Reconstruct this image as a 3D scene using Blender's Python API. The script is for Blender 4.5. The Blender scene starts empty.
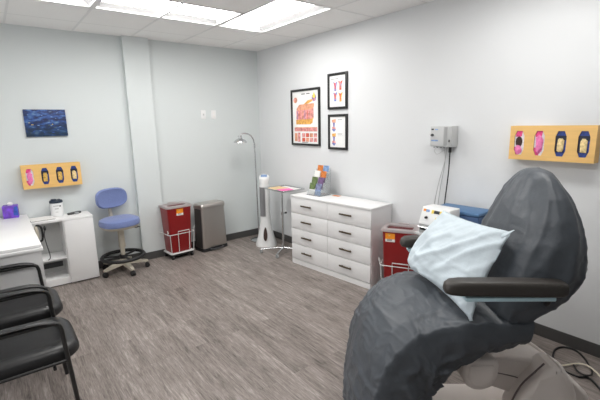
import bpy, bmesh, math, random
from mathutils import Vector, Matrix, noise
random.seed(7)
PI = math.pi
scn = bpy.context.scene
col = scn.collection

# ------------------------------------------------------------------ materials
def mat(name, rgb, rough=0.5, metal=0.0, emit=0.0, bump=0.0, bscale=60.0, var=0.0, vscale=8.0, stretch=(1, 1, 1),
        trans=0.0, coat=0.0, alpha=1.0, sheen=0.0, spec=None):
    m = bpy.data.materials.new(name); m.use_nodes = True
    nt = m.node_tree; b = nt.nodes['Principled BSDF']
    b.inputs['Base Color'].default_value = (*rgb, 1); b.inputs['Roughness'].default_value = rough
    b.inputs['Metallic'].default_value = metal
    if spec is not None: b.inputs['Specular IOR Level'].default_value = spec
    if coat: b.inputs['Coat Weight'].default_value = coat
    if trans: b.inputs['Transmission Weight'].default_value = trans
    if alpha < 1: b.inputs['Alpha'].default_value = alpha
    if sheen: b.inputs['Sheen Weight'].default_value = sheen
    if emit:
        b.inputs['Emission Color'].default_value = (*rgb, 1); b.inputs['Emission Strength'].default_value = emit
    tc = nt.nodes.new('ShaderNodeTexCoord'); mp = nt.nodes.new('ShaderNodeMapping')
    mp.inputs['Scale'].default_value = stretch; nt.links.new(tc.outputs['Object'], mp.inputs['Vector'])
    def nz(s, d=4):
        n = nt.nodes.new('ShaderNodeTexNoise'); n.inputs['Scale'].default_value = s; n.inputs['Detail'].default_value = d
        nt.links.new(mp.outputs['Vector'], n.inputs['Vector']); return n
    if var:
        n = nz(vscale); r = nt.nodes.new('ShaderNodeValToRGB')
        r.color_ramp.elements[0].position = .3; r.color_ramp.elements[1].position = .7
        r.color_ramp.elements[0].color = (*[max(0, c * (1 - var)) for c in rgb], 1)
        r.color_ramp.elements[1].color = (*[min(1, c * (1 + var)) for c in rgb], 1)
        nt.links.new(n.outputs['Fac'], r.inputs['Fac']); nt.links.new(r.outputs['Color'], b.inputs['Base Color'])
    if bump:
        n = nz(bscale); bp = nt.nodes.new('ShaderNodeBump'); bp.inputs['Strength'].default_value = bump
        bp.inputs['Distance'].default_value = .01
        nt.links.new(n.outputs['Fac'], bp.inputs['Height']); nt.links.new(bp.outputs['Normal'], b.inputs['Normal'])
    return m

def floor_mat():
    m = bpy.data.materials.new('vinyl_plank'); m.use_nodes = True; nt = m.node_tree; N = nt.nodes; L = nt.links
    b = N['Principled BSDF']
    tc = N.new('ShaderNodeTexCoord'); mp = N.new('ShaderNodeMapping'); mp.inputs['Rotation'].default_value = (0, 0, PI / 2)
    L.new(tc.outputs['Object'], mp.inputs['Vector'])
    br = N.new('ShaderNodeTexBrick'); br.inputs['Scale'].default_value = 1
    br.inputs['Brick Width'].default_value = 1.22; br.inputs['Row Height'].default_value = .152
    br.inputs['Mortar Size'].default_value = .0011; br.inputs['Mortar Smooth'].default_value = .3
    br.offset = .37; br.offset_frequency = 2
    br.inputs['Color1'].default_value = (0, 0, 0, 1); br.inputs['Color2'].default_value = (1, 1, 1, 1)
    br.inputs['Mortar'].default_value = (.5, .5, .5, 1)
    L.new(mp.outputs['Vector'], br.inputs['Vector'])
    # shift the grain per plank
    sc = N.new('ShaderNodeVectorMath'); sc.operation = 'SCALE'; sc.inputs['Scale'].default_value = 7
    L.new(br.outputs['Color'], sc.inputs[0])
    ad = N.new('ShaderNodeVectorMath'); ad.operation = 'ADD'
    L.new(mp.outputs['Vector'], ad.inputs[0]); L.new(sc.outputs['Vector'], ad.inputs[1])
    def grain(scale, stretch, detail, rough=.6, dist=0):
        q = N.new('ShaderNodeMapping'); q.inputs['Scale'].default_value = stretch; L.new(ad.outputs['Vector'], q.inputs['Vector'])
        n = N.new('ShaderNodeTexNoise'); n.inputs['Scale'].default_value = scale; n.inputs['Detail'].default_value = detail
        n.inputs['Roughness'].default_value = rough; n.inputs['Distortion'].default_value = dist
        L.new(q.outputs['Vector'], n.inputs['Vector']); return n
    g1 = grain(4.5, (1, 12, 1), 6, .68, .8); g2 = grain(13, (1, 14, 1), 6, .72, .4); g3 = grain(1.8, (1, 4.5, 1), 4)
    def mix(a, bb, f, t='MIX'):
        x = N.new('ShaderNodeMix'); x.data_type = 'FLOAT'; x.inputs[0].default_value = f
        L.new(a, x.inputs[2]); L.new(bb, x.inputs[3]); return x.outputs[0]
    a = mix(g1.outputs['Fac'], g2.outputs['Fac'], .5); a = mix(a, g3.outputs['Fac'], .25)
    sp = N.new('ShaderNodeSeparateColor'); L.new(br.outputs['Color'], sp.inputs[0])
    a = mix(a, sp.outputs[0], .03)
    r = N.new('ShaderNodeValToRGB'); e = r.color_ramp.elements
    e[0].position = .39; e[0].color = (.075, .062, .056, 1); e[1].position = .61; e[1].color = (.42, .372, .344, 1)
    x = e.new(.46); x.color = (.185, .158, .143, 1); x = e.new(.54); x.color = (.275, .238, .218, 1)
    L.new(a, r.inputs['Fac'])
    mm = N.new('ShaderNodeMix'); mm.data_type = 'RGBA'; mm.inputs['B'].default_value = (.10, .085, .078, 1)
    ml = N.new('ShaderNodeMath'); ml.operation = 'MULTIPLY'; ml.inputs[1].default_value = .55
    L.new(br.outputs['Fac'], ml.inputs[0]); L.new(ml.outputs[0], mm.inputs['Factor']); L.new(r.outputs['Color'], mm.inputs['A'])
    L.new(mm.outputs['Result'], b.inputs['Base Color'])
    b.inputs['Roughness'].default_value = .42; b.inputs['Specular IOR Level'].default_value = .35
    bp = N.new('ShaderNodeBump'); bp.inputs['Strength'].default_value = .12; bp.inputs['Distance'].default_value = .004
    L.new(a, bp.inputs['Height']); L.new(bp.outputs['Normal'], b.inputs['Normal'])
    return m

def ceiling_mat():
    m = mat('acoustic_tile', (.90, .895, .88), .9, bump=.25, bscale=180, var=.035, vscale=240, spec=.1)
    nt = m.node_tree; N = nt.nodes; L = nt.links
    b = N['Principled BSDF']; src = b.inputs['Base Color'].links[0].from_socket
    tc = N.new('ShaderNodeTexCoord'); sx = N.new('ShaderNodeSeparateXYZ'); L.new(tc.outputs['Object'], sx.inputs[0])
    # scored line half way along every tile: a fixed groove in the tile
    a = N.new('ShaderNodeMath'); a.operation = 'ADD'; a.inputs[1].default_value = 50 * .6096 + .4628 + .006; L.new(sx.outputs['Y'], a.inputs[0])
    f = N.new('ShaderNodeMath'); f.operation = 'MODULO'; f.inputs[1].default_value = .6096; L.new(a.outputs[0], f.inputs[0])
    c = N.new('ShaderNodeMath'); c.operation = 'LESS_THAN'; c.inputs[1].default_value = .012; L.new(f.outputs[0], c.inputs[0])
    mm = N.new('ShaderNodeMix'); mm.data_type = 'RGBA'; mm.inputs['B'].default_value = (.74, .73, .715, 1)
    L.new(c.outputs[0], mm.inputs['Factor']); L.new(src, mm.inputs['A']); L.new(mm.outputs['Result'], b.inputs['Base Color'])
    return m

M = dict(
    wall=mat('wall_paint', (.715, .73, .74), .6, bump=.05, bscale=220, spec=.25),
    wall_f=mat('front_wall_fill_cut', (.30, .31, .32), .6), wall_b=mat('back_wall_paint', (.645, .685, .685), .6, bump=.05, bscale=220, spec=.25),  # wall_f: unseen front wall, darkened to cut light on the cover's near side
    floor=floor_mat(), ceil=ceiling_mat(),
    tee=mat('tee_metal', (.78, .78, .77), .5), base=mat('rubber_baseboard', (.075, .073, .072), .5),
    lens=mat('lit_lens', (1, .985, .96), .5, emit=11.0), pan=mat('light_pan', (.52, .52, .525), .45),
    white=mat('white_melamine', (.80, .80, .80), .38, bump=.02, bscale=90), whitegap=mat('dark_gap', (.03, .03, .03), .8),
    bay=mat('cabinet_inner', (.62, .63, .62), .5), plast=mat('white_plastic', (.80, .81, .81), .35),
    bronze=mat('bronze', (.15, .115, .08), .38, .9), chrome=mat('chrome', (.62, .63, .64), .22, 1.0),
    steel=mat('brushed_steel', (.55, .52, .49), .36, .95, bump=.06, bscale=40, stretch=(30, 30, 1)),
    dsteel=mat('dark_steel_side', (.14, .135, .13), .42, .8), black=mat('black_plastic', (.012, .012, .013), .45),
    blackmetal=mat('black_metal', (.014, .014, .014), .38, spec=.5), vinyl=mat('black_vinyl', (.012, .012, .013), .36, bump=.10, bscale=260, spec=.5),
    red=mat('red_plastic', (.31, .006, .008), .3, coat=.1), redtop=mat('red_inner', (.10, .004, .006), .5),
    lid=mat('frosted_lid', (.62, .56, .56), .3, trans=.5), orange=mat('orange_label', (.95, .31, .015), .5),
    label=mat('white_label', (.82, .81, .79), .5), ink=mat('grey_ink', (.12, .12, .13), .6), wire=mat('white_wire', (.70, .71, .70), .35),
    blue=mat('blue_upholstery', (.155, .205, .42), .75, bump=.15, bscale=500, var=.08, vscale=120, sheen=.3),
    beige=mat('beige_plastic', (.50, .46, .38), .45), bluebox=mat('blue_case', (.075, .17, .33), .5), bluebox2=mat('blue_case_body', (.035, .085, .20), .5),
    holder=mat('yellow_board', (.80, .50, .17), .5, var=.06, vscale=4, stretch=(1, 1, 12)), holder_in=mat('holder_inside', (.35, .21, .07), .7),
    pinkbox=mat('pink_carton', (.75, .06, .24), .5, var=.3, vscale=60), pinkglove=mat('pink_glove', (.80, .20, .45), .55, var=.2, vscale=60),
    brown=mat('brown_hollow', (.045, .02, .015), .7), whitebox=mat('white_carton', (.76, .72, .76), .5, var=.15, vscale=70),
    navybox=mat('navy_carton', (.008, .012, .035), .5), bluecarton=mat('bright_blue_carton', (.018, .05, .26), .5, var=.4, vscale=70),
    amberglove=mat('amber_glove', (.66, .42, .09), .6, var=.4, vscale=70), cream=mat('cream_glove', (.80, .62, .30), .6, var=.25, vscale=70), cover=mat('charcoal_sheet', (.070, .080, .093), .44, bump=.12, bscale=60, var=.06, vscale=14, spec=.45),
    pillow=mat('blue_white_nonwoven', (.56, .64, .69), .6, bump=.15, bscale=30, var=.05, vscale=9),
    armpad=mat('grey_brown_pad', (.042, .037, .033), .45), film=mat('pale_blue_film', (.50, .69, .76), .35), chairbase=mat('warm_grey_shell', (.74, .68, .64), .45),
    chairseam=mat('shell_seam', (.16, .13, .13), .6), frame=mat('black_frame', (.015, .015, .015), .35), paper=mat('white_print', (.86, .86, .85), .3, coat=.3),
    grey=mat('grey_plastic', (.44, .45, .45), .45), lgrey=mat('light_grey_plastic', (.56, .57, .57), .45), ygrey=mat('darker_grey_plastic', (.32, .33, .33), .5),
    dgrey=mat('dark_grey_plastic', (.06, .062, .065), .5), grille=mat('fan_grille', (.27, .27, .28), .5, bump=.6, bscale=60, stretch=(1, 1, 6)),
    pinkp=mat('pink_paper', (.88, .16, .46), .6), tanp=mat('tan_paper', (.74, .55, .30), .6, var=.12, vscale=20),
    navy=mat('navy_lid', (.018, .032, .055), .4), purple=mat('purple_print', (.17, .06, .52), .45, var=.5, vscale=22), cobalt=mat('cobalt_print', (.03, .09, .45), .45, var=.4, vscale=25),
    clear=mat('clear_acrylic', (.93, .95, .96), .06, trans=.92), skin=mat('salmon_ink', (.84, .36, .22), .5, var=.35, vscale=26),
    rose=mat('rose_ink', (.78, .30, .28), .5, var=.45, vscale=30), amber=mat('amber_ink', (.88, .42, .10), .5, var=.35, vscale=40), yellow=mat('yellow_ink', (.90, .68, .10), .5),
    violet=mat('violet_ink', (.30, .22, .48), .5, var=.4, vscale=40), indigo=mat('blue_ink', (.18, .24, .56), .5, var=.3, vscale=40), scarlet=mat('red_ink', (.72, .12, .07), .5, var=.35, vscale=40),
    olive=mat('green_print', (.12, .17, .06), .5, var=.4, vscale=50), plum=mat('plum_print', (.16, .09, .20), .5, var=.4, vscale=50), rust=mat('rust_print', (.62, .19, .04), .5, var=.3, vscale=50),
    sky=mat('sky_print', (.20, .32, .55), .5, var=.4, vscale=50), slate=mat('slate_print', (.20, .22, .36), .5, var=.5, vscale=50), ivory=mat('ivory_cable', (.74, .68, .55), .45),
)

def painting_mat():
    m = bpy.data.materials.new('blue_paint'); m.use_nodes = True; nt = m.node_tree; N = nt.nodes; L = nt.links
    b = N['Principled BSDF']; b.inputs['Roughness'].default_value = .55
    tc = N.new('ShaderNodeTexCoord'); mp = N.new('ShaderNodeMapping'); mp.inputs['Scale'].default_value = (9, 9, 22)
    L.new(tc.outputs['Object'], mp.inputs['Vector'])
    n = N.new('ShaderNodeTexNoise'); n.inputs['Scale'].default_value = 1.6; n.inputs['Detail'].default_value = 5; L.new(mp.outputs['Vector'], n.inputs['Vector'])
    r = N.new('ShaderNodeValToRGB'); e = r.color_ramp.elements
    e[0].position = .32; e[0].color = (.006, .012, .045, 1); e[1].position = .74; e[1].color = (.16, .30, .44, 1)
    x = e.new(.46); x.color = (.010, .026, .115, 1); x = e.new(.58); x.color = (.028, .09, .31, 1)
    L.new(n.outputs['Fac'], r.inputs['Fac'])
    # darker, greener lower half of the abstract
    sx = N.new('ShaderNodeSeparateXYZ'); L.new(tc.outputs['Object'], sx.inputs[0])
    mr = N.new('ShaderNodeMapRange'); mr.inputs['From Min'].default_value = .02; mr.inputs['From Max'].default_value = -.10; mr.inputs['To Max'].default_value = .55
    L.new(sx.outputs['Z'], mr.inputs['Value'])
    mx = N.new('ShaderNodeMix'); mx.data_type = 'RGBA'; mx.inputs['B'].default_value = (.015, .045, .075, 1)
    L.new(mr.outputs[0], mx.inputs['Factor']); L.new(r.outputs['Color'], mx.inputs['A']); L.new(mx.outputs['Result'], b.inputs['Base Color'])
    return m
M['art'] = painting_mat()

# ------------------------------------------------------------------ mesh helpers
def smooth_path(pts, n=8):
    P = [Vector(p) for p in pts]
    if len(P) < 3: return P
    out = []
    for i in range(len(P) - 1):
        p0 = P[i - 1] if i else P[0] * 2 - P[1]; p1 = P[i]; p2 = P[i + 1]; p3 = P[i + 2] if i + 2 < len(P) else P[-1] * 2 - P[-2]
        for k in range(n):
            t = k / n
            out.append(.5 * ((2 * p1) + (p2 - p0) * t + (2 * p0 - 5 * p1 + 4 * p2 - p3) * t * t + (3 * p1 - p0 - 3 * p2 + p3) * t ** 3))
    out.append(P[-1]); return out

def rrect(w, d, r, n=5, cx=0, cy=0):
    r = min(r, w / 2 - 1e-4, d / 2 - 1e-4); o = []
    for (sx, sy, a0) in ((1, 1, 0), (-1, 1, PI / 2), (-1, -1, PI), (1, -1, 1.5 * PI)):
        for k in range(n + 1):
            a = a0 + PI / 2 * k / n
            o.append((cx + sx * (w / 2 - r) + r * math.cos(a), cy + sy * (d / 2 - r) + r * math.sin(a)))
    return o

class MB:
    def __init__(s): s.bm = bmesh.new(); s.mats = []
    def mi(s, m):
        if m is None: return 0
        if m not in s.mats: s.mats.append(m)
        return s.mats.index(m)
    def box(s, c, size, m=None, bev=0.0, rot=None, seg=2):
        ret = bmesh.ops.create_cube(s.bm, size=1); vs = ret['verts']
        for v in vs: v.co = Vector((v.co.x * size[0], v.co.y * size[1], v.co.z * size[2]))
        fs = list({f for v in vs for f in v.link_faces})
        if bev:
            es = list({e for v in vs for e in v.link_edges})
            r = bmesh.ops.bevel(s.bm, geom=es, offset=bev, segments=seg, profile=.5, affect='EDGES')
            vs = list({v for f in r['faces'] for v in f.verts} | {v for v in vs if v.is_valid}); fs = list({f for v in vs for f in v.link_faces})
        X = Matrix.Translation(Vector(c)) @ (rot.to_4x4() if rot is not None else Matrix.Identity(4))
        for v in vs: v.co = X @ v.co
        k = s.mi(m)
        for f in fs: f.material_index = k
        return s
    def span(s, a, b, m=None, bev=0.0):
        return s.box([(a[i] + b[i]) / 2 for i in range(3)], [abs(b[i] - a[i]) for i in range(3)], m, bev)
    def loft(s, rings, m=None, closed=True, cap=True):
        k = s.mi(m); R = [[s.bm.verts.new(p) for p in r] for r in rings]; n = len(R[0])
        for a, b in zip(R, R[1:]):
            for i in range(n if closed else n - 1):
                j = (i + 1) % n
                f = s.bm.faces.new((a[i], a[j], b[j], b[i])); f.material_index = k
        if cap and closed:
            f = s.bm.faces.new(list(reversed(R[0]))); f.material_index = k
            f = s.bm.faces.new(R[-1]); f.material_index = k
        return R
    def tube(s, pts, r, m=None, seg=10, smooth=0, closed=False):
        P = smooth_path(pts, smooth) if smooth else [Vector(p) for p in pts]
        if closed: P = P[:-1] if (P[0] - P[-1]).length < 1e-6 else P
        n = len(P); rings = []; up = None
        for i, p in enumerate(P):
            t = (P[(i + 1) % n] - P[i - 1]) if closed or 0 < i < n - 1 else (P[1] - P[0] if i == 0 else P[-1] - P[-2])
            t.normalize()
            if up is None: up = t.orthogonal().normalized()
            up = (up - t * up.dot(t)).normalized(); sd = t.cross(up)
            rr = r if not callable(r) else r(i / max(1, n - 1))
            rings.append([p + rr * (math.cos(2 * PI * q / seg) * up + math.sin(2 * PI * q / seg) * sd) for q in range(seg)])
        if closed:
            # align the seam by nearest vertex
            rings.append(rings[0]); k = s.mi(m); R = [[s.bm.verts.new(q) for q in rg] for rg in rings[:-1]]
            for i in range(n):
                a = R[i]; b = R[(i + 1) % n]; off = 0
                if i == n - 1: off = min(range(seg), key=lambda o: (a[0].co - b[o].co).length)
                for q in range(seg):
                    f = s.bm.faces.new((a[q], a[(q + 1) % seg], b[(q + 1 + off) % seg], b[(q + off) % seg])); f.material_index = k
        else: s.loft(rings, m)
        return s
    def cyl(s, a, b, r, m=None, r2=None, seg=20):
        r2 = r if r2 is None else r2
        return s.tube([a, b], lambda t: r + (r2 - r) * t, m, seg)
    def lathe(s, prof, m=None, c=(0, 0, 0), seg=28, axis='z'):
        rings = []
        for (r, h) in prof:
            r = max(r, 1e-4); ring = []
            for q in range(seg):
                a = 2 * PI * q / seg; x, y = r * math.cos(a), r * math.sin(a)
                ring.append(Vector(c) + (Vector((x, y, h)) if axis == 'z' else Vector((x, -h, y)) if axis == 'y' else Vector((h, x, y))))
            rings.append(ring)
        s.loft(rings, m); return s
    def prism(s, poly, y0, y1, m=None, bev=0.0):
        """poly in local x,z, extruded along y"""
        k = s.mi(m); A = [s.bm.verts.new((x, y0, z)) for x, z in poly]; B = [s.bm.verts.new((x, y1, z)) for x, z in poly]; n = len(poly)
        fs = [s.bm.faces.new(A), s.bm.faces.new(list(reversed(B)))]
        for i in range(n): fs.append(s.bm.faces.new((A[i], B[i], B[(i + 1) % n], A[(i + 1) % n])))
        if bev:
            es = list({e for f in fs for e in f.edges})
            r = bmesh.ops.bevel(s.bm, geom=es, offset=bev, segments=3, profile=.5, affect='EDGES')
            for f in r['faces']: f.material_index = k
        for f in fs:
            if f.is_valid: f.material_index = k
        return s
    def quad(s, pts, m=None):
        f = s.bm.faces.new([s.bm.verts.new(p) for p in pts]); f.material_index = s.mi(m); return s
    def blob(s, c, rad, m=None, amp=.2, fr=3.0, sub=3, seed=0):
        r = bmesh.ops.create_icosphere(s.bm, subdivisions=sub, radius=1); k = s.mi(m)
        for v in r['verts']:
            d = 1 + amp * noise.noise(v.co * fr + Vector((seed * 7.3, seed * 1.7, 0)))
            v.co = Vector((v.co.x * rad[0] * d + c[0], v.co.y * rad[1] * d + c[1], v.co.z * rad[2] * d + c[2]))
        for f in {f for v in r['verts'] for f in v.link_faces}: f.material_index = k
        return s
    def build(s, name, m=None, parent=None, ang=38, flat=False, rec=True):
        if rec: bmesh.ops.recalc_face_normals(s.bm, faces=s.bm.faces)
        me = bpy.data.meshes.new(name); s.bm.to_mesh(me); s.bm.free()
        if m is not None and not s.mats: me.materials.append(M[m])
        for q in s.mats: me.materials.append(M[q])
        if not flat:
            for p in me.polygons: p.use_smooth = True
            me.set_sharp_from_angle(angle=math.radians(ang))
        o = bpy.data.objects.new(name, me); col.objects.link(o)
        if parent: o.parent = parent
        return o

def tag(o, label, cat, group=None):
    o['label'] = label; o['category'] = cat
    if group: o['group'] = group
    return o
def thing(name, label, cat, loc=(0, 0, 0), rz=0.0, group=None):
    o = bpy.data.objects.new(name, None); o.empty_display_size = .05; col.objects.link(o)
    o.location = loc; o.rotation_euler = (0, 0, rz); return tag(o, label, cat, group)
def struct(o): o['kind'] = 'structure'; return o
def part(o, label): o['label'] = label; return o
def kids(o): return [c for c in col.objects if c.parent == o]
def dup(root, loc, rz, label, group=None):
    r = root.copy(); col.objects.link(r); r.location = loc; r.rotation_euler = (0, 0, rz); r['label'] = label
    if group: r['group'] = group
    for ch in kids(root):
        c = ch.copy(); col.objects.link(c); c.parent = r
        for g in kids(ch):
            d = g.copy(); col.objects.link(d); d.parent = c
    return r

# ------------------------------------------------------------------ room
H = 2.777; XL, YF = -4.4, -6.6; T = .6096; G0 = .5788; D0 = .4628
b = MB(); b.span((XL - .1, YF - .1, -.1), (.1, .1, 0)); struct(b.build('floor', 'floor'))
b = MB(); b.span((XL - .1, 0, 0), (.1, .1, H + .12)); struct(b.build('wall_back', 'wall_b'))
b = MB(); b.span((0, YF - .1, 0), (.1, 0, H + .12)); struct(b.build('wall_right', 'wall'))
WY0, WY1, WZ0, WZ1 = -4.3, -1.5, .95, 2.35
b = MB(); b.span((XL - .1, YF - .1, 0), (XL, WY0, H + .12)); b.span((XL - .1, WY1, 0), (XL, 0, H + .12))
b.span((XL - .1, WY0, 0), (XL, WY1, WZ0)); b.span((XL - .1, WY0, WZ1), (XL, WY1, H + .12)); struct(b.build('wall_left', 'wall'))
b = MB()
for z in (WZ0, WZ1 - .05): b.span((XL - .08, WY0, z), (XL - .02, WY1, z + .05))
for y in (WY0, (WY0 + WY1) / 2 - .025, WY1 - .05): b.span((XL - .08, y, WZ0 + .05), (XL - .02, y + .05, WZ1 - .05))
wn = struct(b.build('added_window_1', 'tee'))  # unseen window, added to go with the fill light
# added area light at the unseen window, brightens ceiling and walls
la = bpy.data.lights.new('fill_light', 'AREA'); la.shape = 'RECTANGLE'; la.size = WY1 - WY0; la.size_y = WZ1 - WZ0; la.energy = 20; la.color = (1, .985, .985)
lo = bpy.data.objects.new('fill_light', la); col.objects.link(lo); lo.location = (XL + .02, (WY0 + WY1) / 2, (WZ0 + WZ1) / 2); lo.rotation_euler = (0, -PI / 2, 0)
b = MB(); b.span((XL, YF - .1, 0), (0, YF, H + .12)); struct(b.build('wall_front', 'wall_f'))
# pilaster on the back wall
PX0, PX1, PY = -1.905, -1.605, -.07
b = MB(); b.span((PX0, PY, 0), (PX1, 0, H)); struct(b.build('trim_1', 'wall_b'))
b = MB()
b.span((XL, -.008, 0), (PX0, 0, .098)); b.span((PX1, -.008, 0), (0, 0, .098)); b.span((PX0 - .008, PY - .008, 0), (PX1 + .008, PY, .098))
b.span((PX0 - .008, PY, 0), (PX0, 0, .098)); b.span((PX1, PY, 0), (PX1 + .008, 0, .098))
struct(b.build('baseboard_back', 'base'))
b = MB(); b.span((-.008, YF, 0), (0, -.008, .098)); struct(b.build('baseboard_right', 'base'))
b = MB(); b.span((XL, YF, 0), (XL + .008, -.008, .098)); struct(b.build('baseboard_left', 'base'))

# ceiling: grid of tiles, open where the light fittings sit
xs = [0, -G0]; 
while xs[-1] - T > XL: xs.append(xs[-1] - T)
xs.append(XL)
ys = [0, -D0]
while ys[-1] - T > YF: ys.append(ys[-1] - T)
ys.append(YF)
LIGHTS = [  # (column index from, to, row from, to) on the grid
    (2, 4, 2, 3, 'long lit ceiling light running side to side along the back wall'),
    (1, 2, 2, 4, 'lit ceiling light nearest the right wall, running front to back'),
    (4, 5, 2, 4, 'lit ceiling light at the upper left, only its tip in view'),
    (4, 5, 6, 8, 'added unseen ceiling light over the black armchairs, brightening the room'),  # out of view, added for brightness
    (1, 2, 6, 8, 'added unseen ceiling light over the covered chair, brightening the room'),  # also unseen, added to help light the room
]
lit = {(i, j) for a, c, d, e, _ in LIGHTS for i in range(a, c) for j in range(d, e)}
b = MB()
for i in range(len(xs) - 1):
    for j in range(len(ys) - 1):
        if (i, j) in lit: continue
        b.quad([(xs[i], ys[j], H), (xs[i + 1], ys[j], H), (xs[i + 1], ys[j + 1], H), (xs[i], ys[j + 1], H)])
for i in range(len(xs) - 1):  # slab above the tiles keeps the room closed
    pass
b.span((XL, YF, H + .11), (0, 0, H + .13))
struct(b.build('ceiling', 'ceil', rec=False, flat=True))
b = MB()
for x in xs[1:-1]: b.span((x - .010, YF, H - .003), (x + .010, 0, H + .002))
for y in ys[2:-1:2]: b.span((XL, y - .008, H - .0035), (0, y + .008, H + .0015))
struct(b.build('trim_2', 'tee', flat=True))

for (a, c, d, e, lab) in LIGHTS:
    x0, x1 = xs[c], xs[a]; y0, y1 = ys[e], ys[d]
    cx, cy = (x0 + x1) / 2, (y0 + y1) / 2
    long_x = (c - a) > (e - d)
    L_, W_ = 2 * T - .02, T - .02
    t = thing('ceiling_light', lab, 'ceiling light', (cx, cy, H), 0 if long_x else PI / 2, 'troffer lights in the ceiling')
    # frame: four lips
    f = MB()
    for sy in (-1, 1): f.span((-L_ / 2, sy * W_ / 2, -.002), (L_ / 2, sy * (W_ / 2 - .014), .012))
    for sx in (-1, 1): f.span((sx * L_ / 2, -W_ / 2, -.002), (sx * (L_ / 2 - .014), W_ / 2, .012))
    f.build('frame', 'tee', t)
    # curved reflector pan, open side down
    p = MB(); rings = []
    for k in range(13):
        u = -1 + 2 * k / 12; yy = u * (W_ / 2 - .01); zz = .012 + .075 * (1 - u * u) ** .5
        rings.append([(-L_ / 2 + .01, yy, zz), (L_ / 2 - .01, yy, zz)])
    p.loft(rings, closed=False)
    for sx in (-1, 1):
        p.bm.faces.new([p.bm.verts.new((sx * (L_ / 2 - .01), (-1 + 2 * k / 12) * (W_ / 2 - .01), .012 + .075 * (1 - (-1 + 2 * k / 12) ** 2) ** .5)) for k in range(13)])
    p.build('reflector', 'pan', t)
    g = MB(); rings = []
    for k in range(11):
        u = -1 + 2 * k / 10; rings.append([(-L_ / 2 + .012, u * .165, .010 + .022 * (u * u)), (L_ / 2 - .012, u * .165, .010 + .022 * u * u)])
    g.loft(rings, closed=False); g.build('diffuser', 'lens', t, rec=False)

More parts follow.
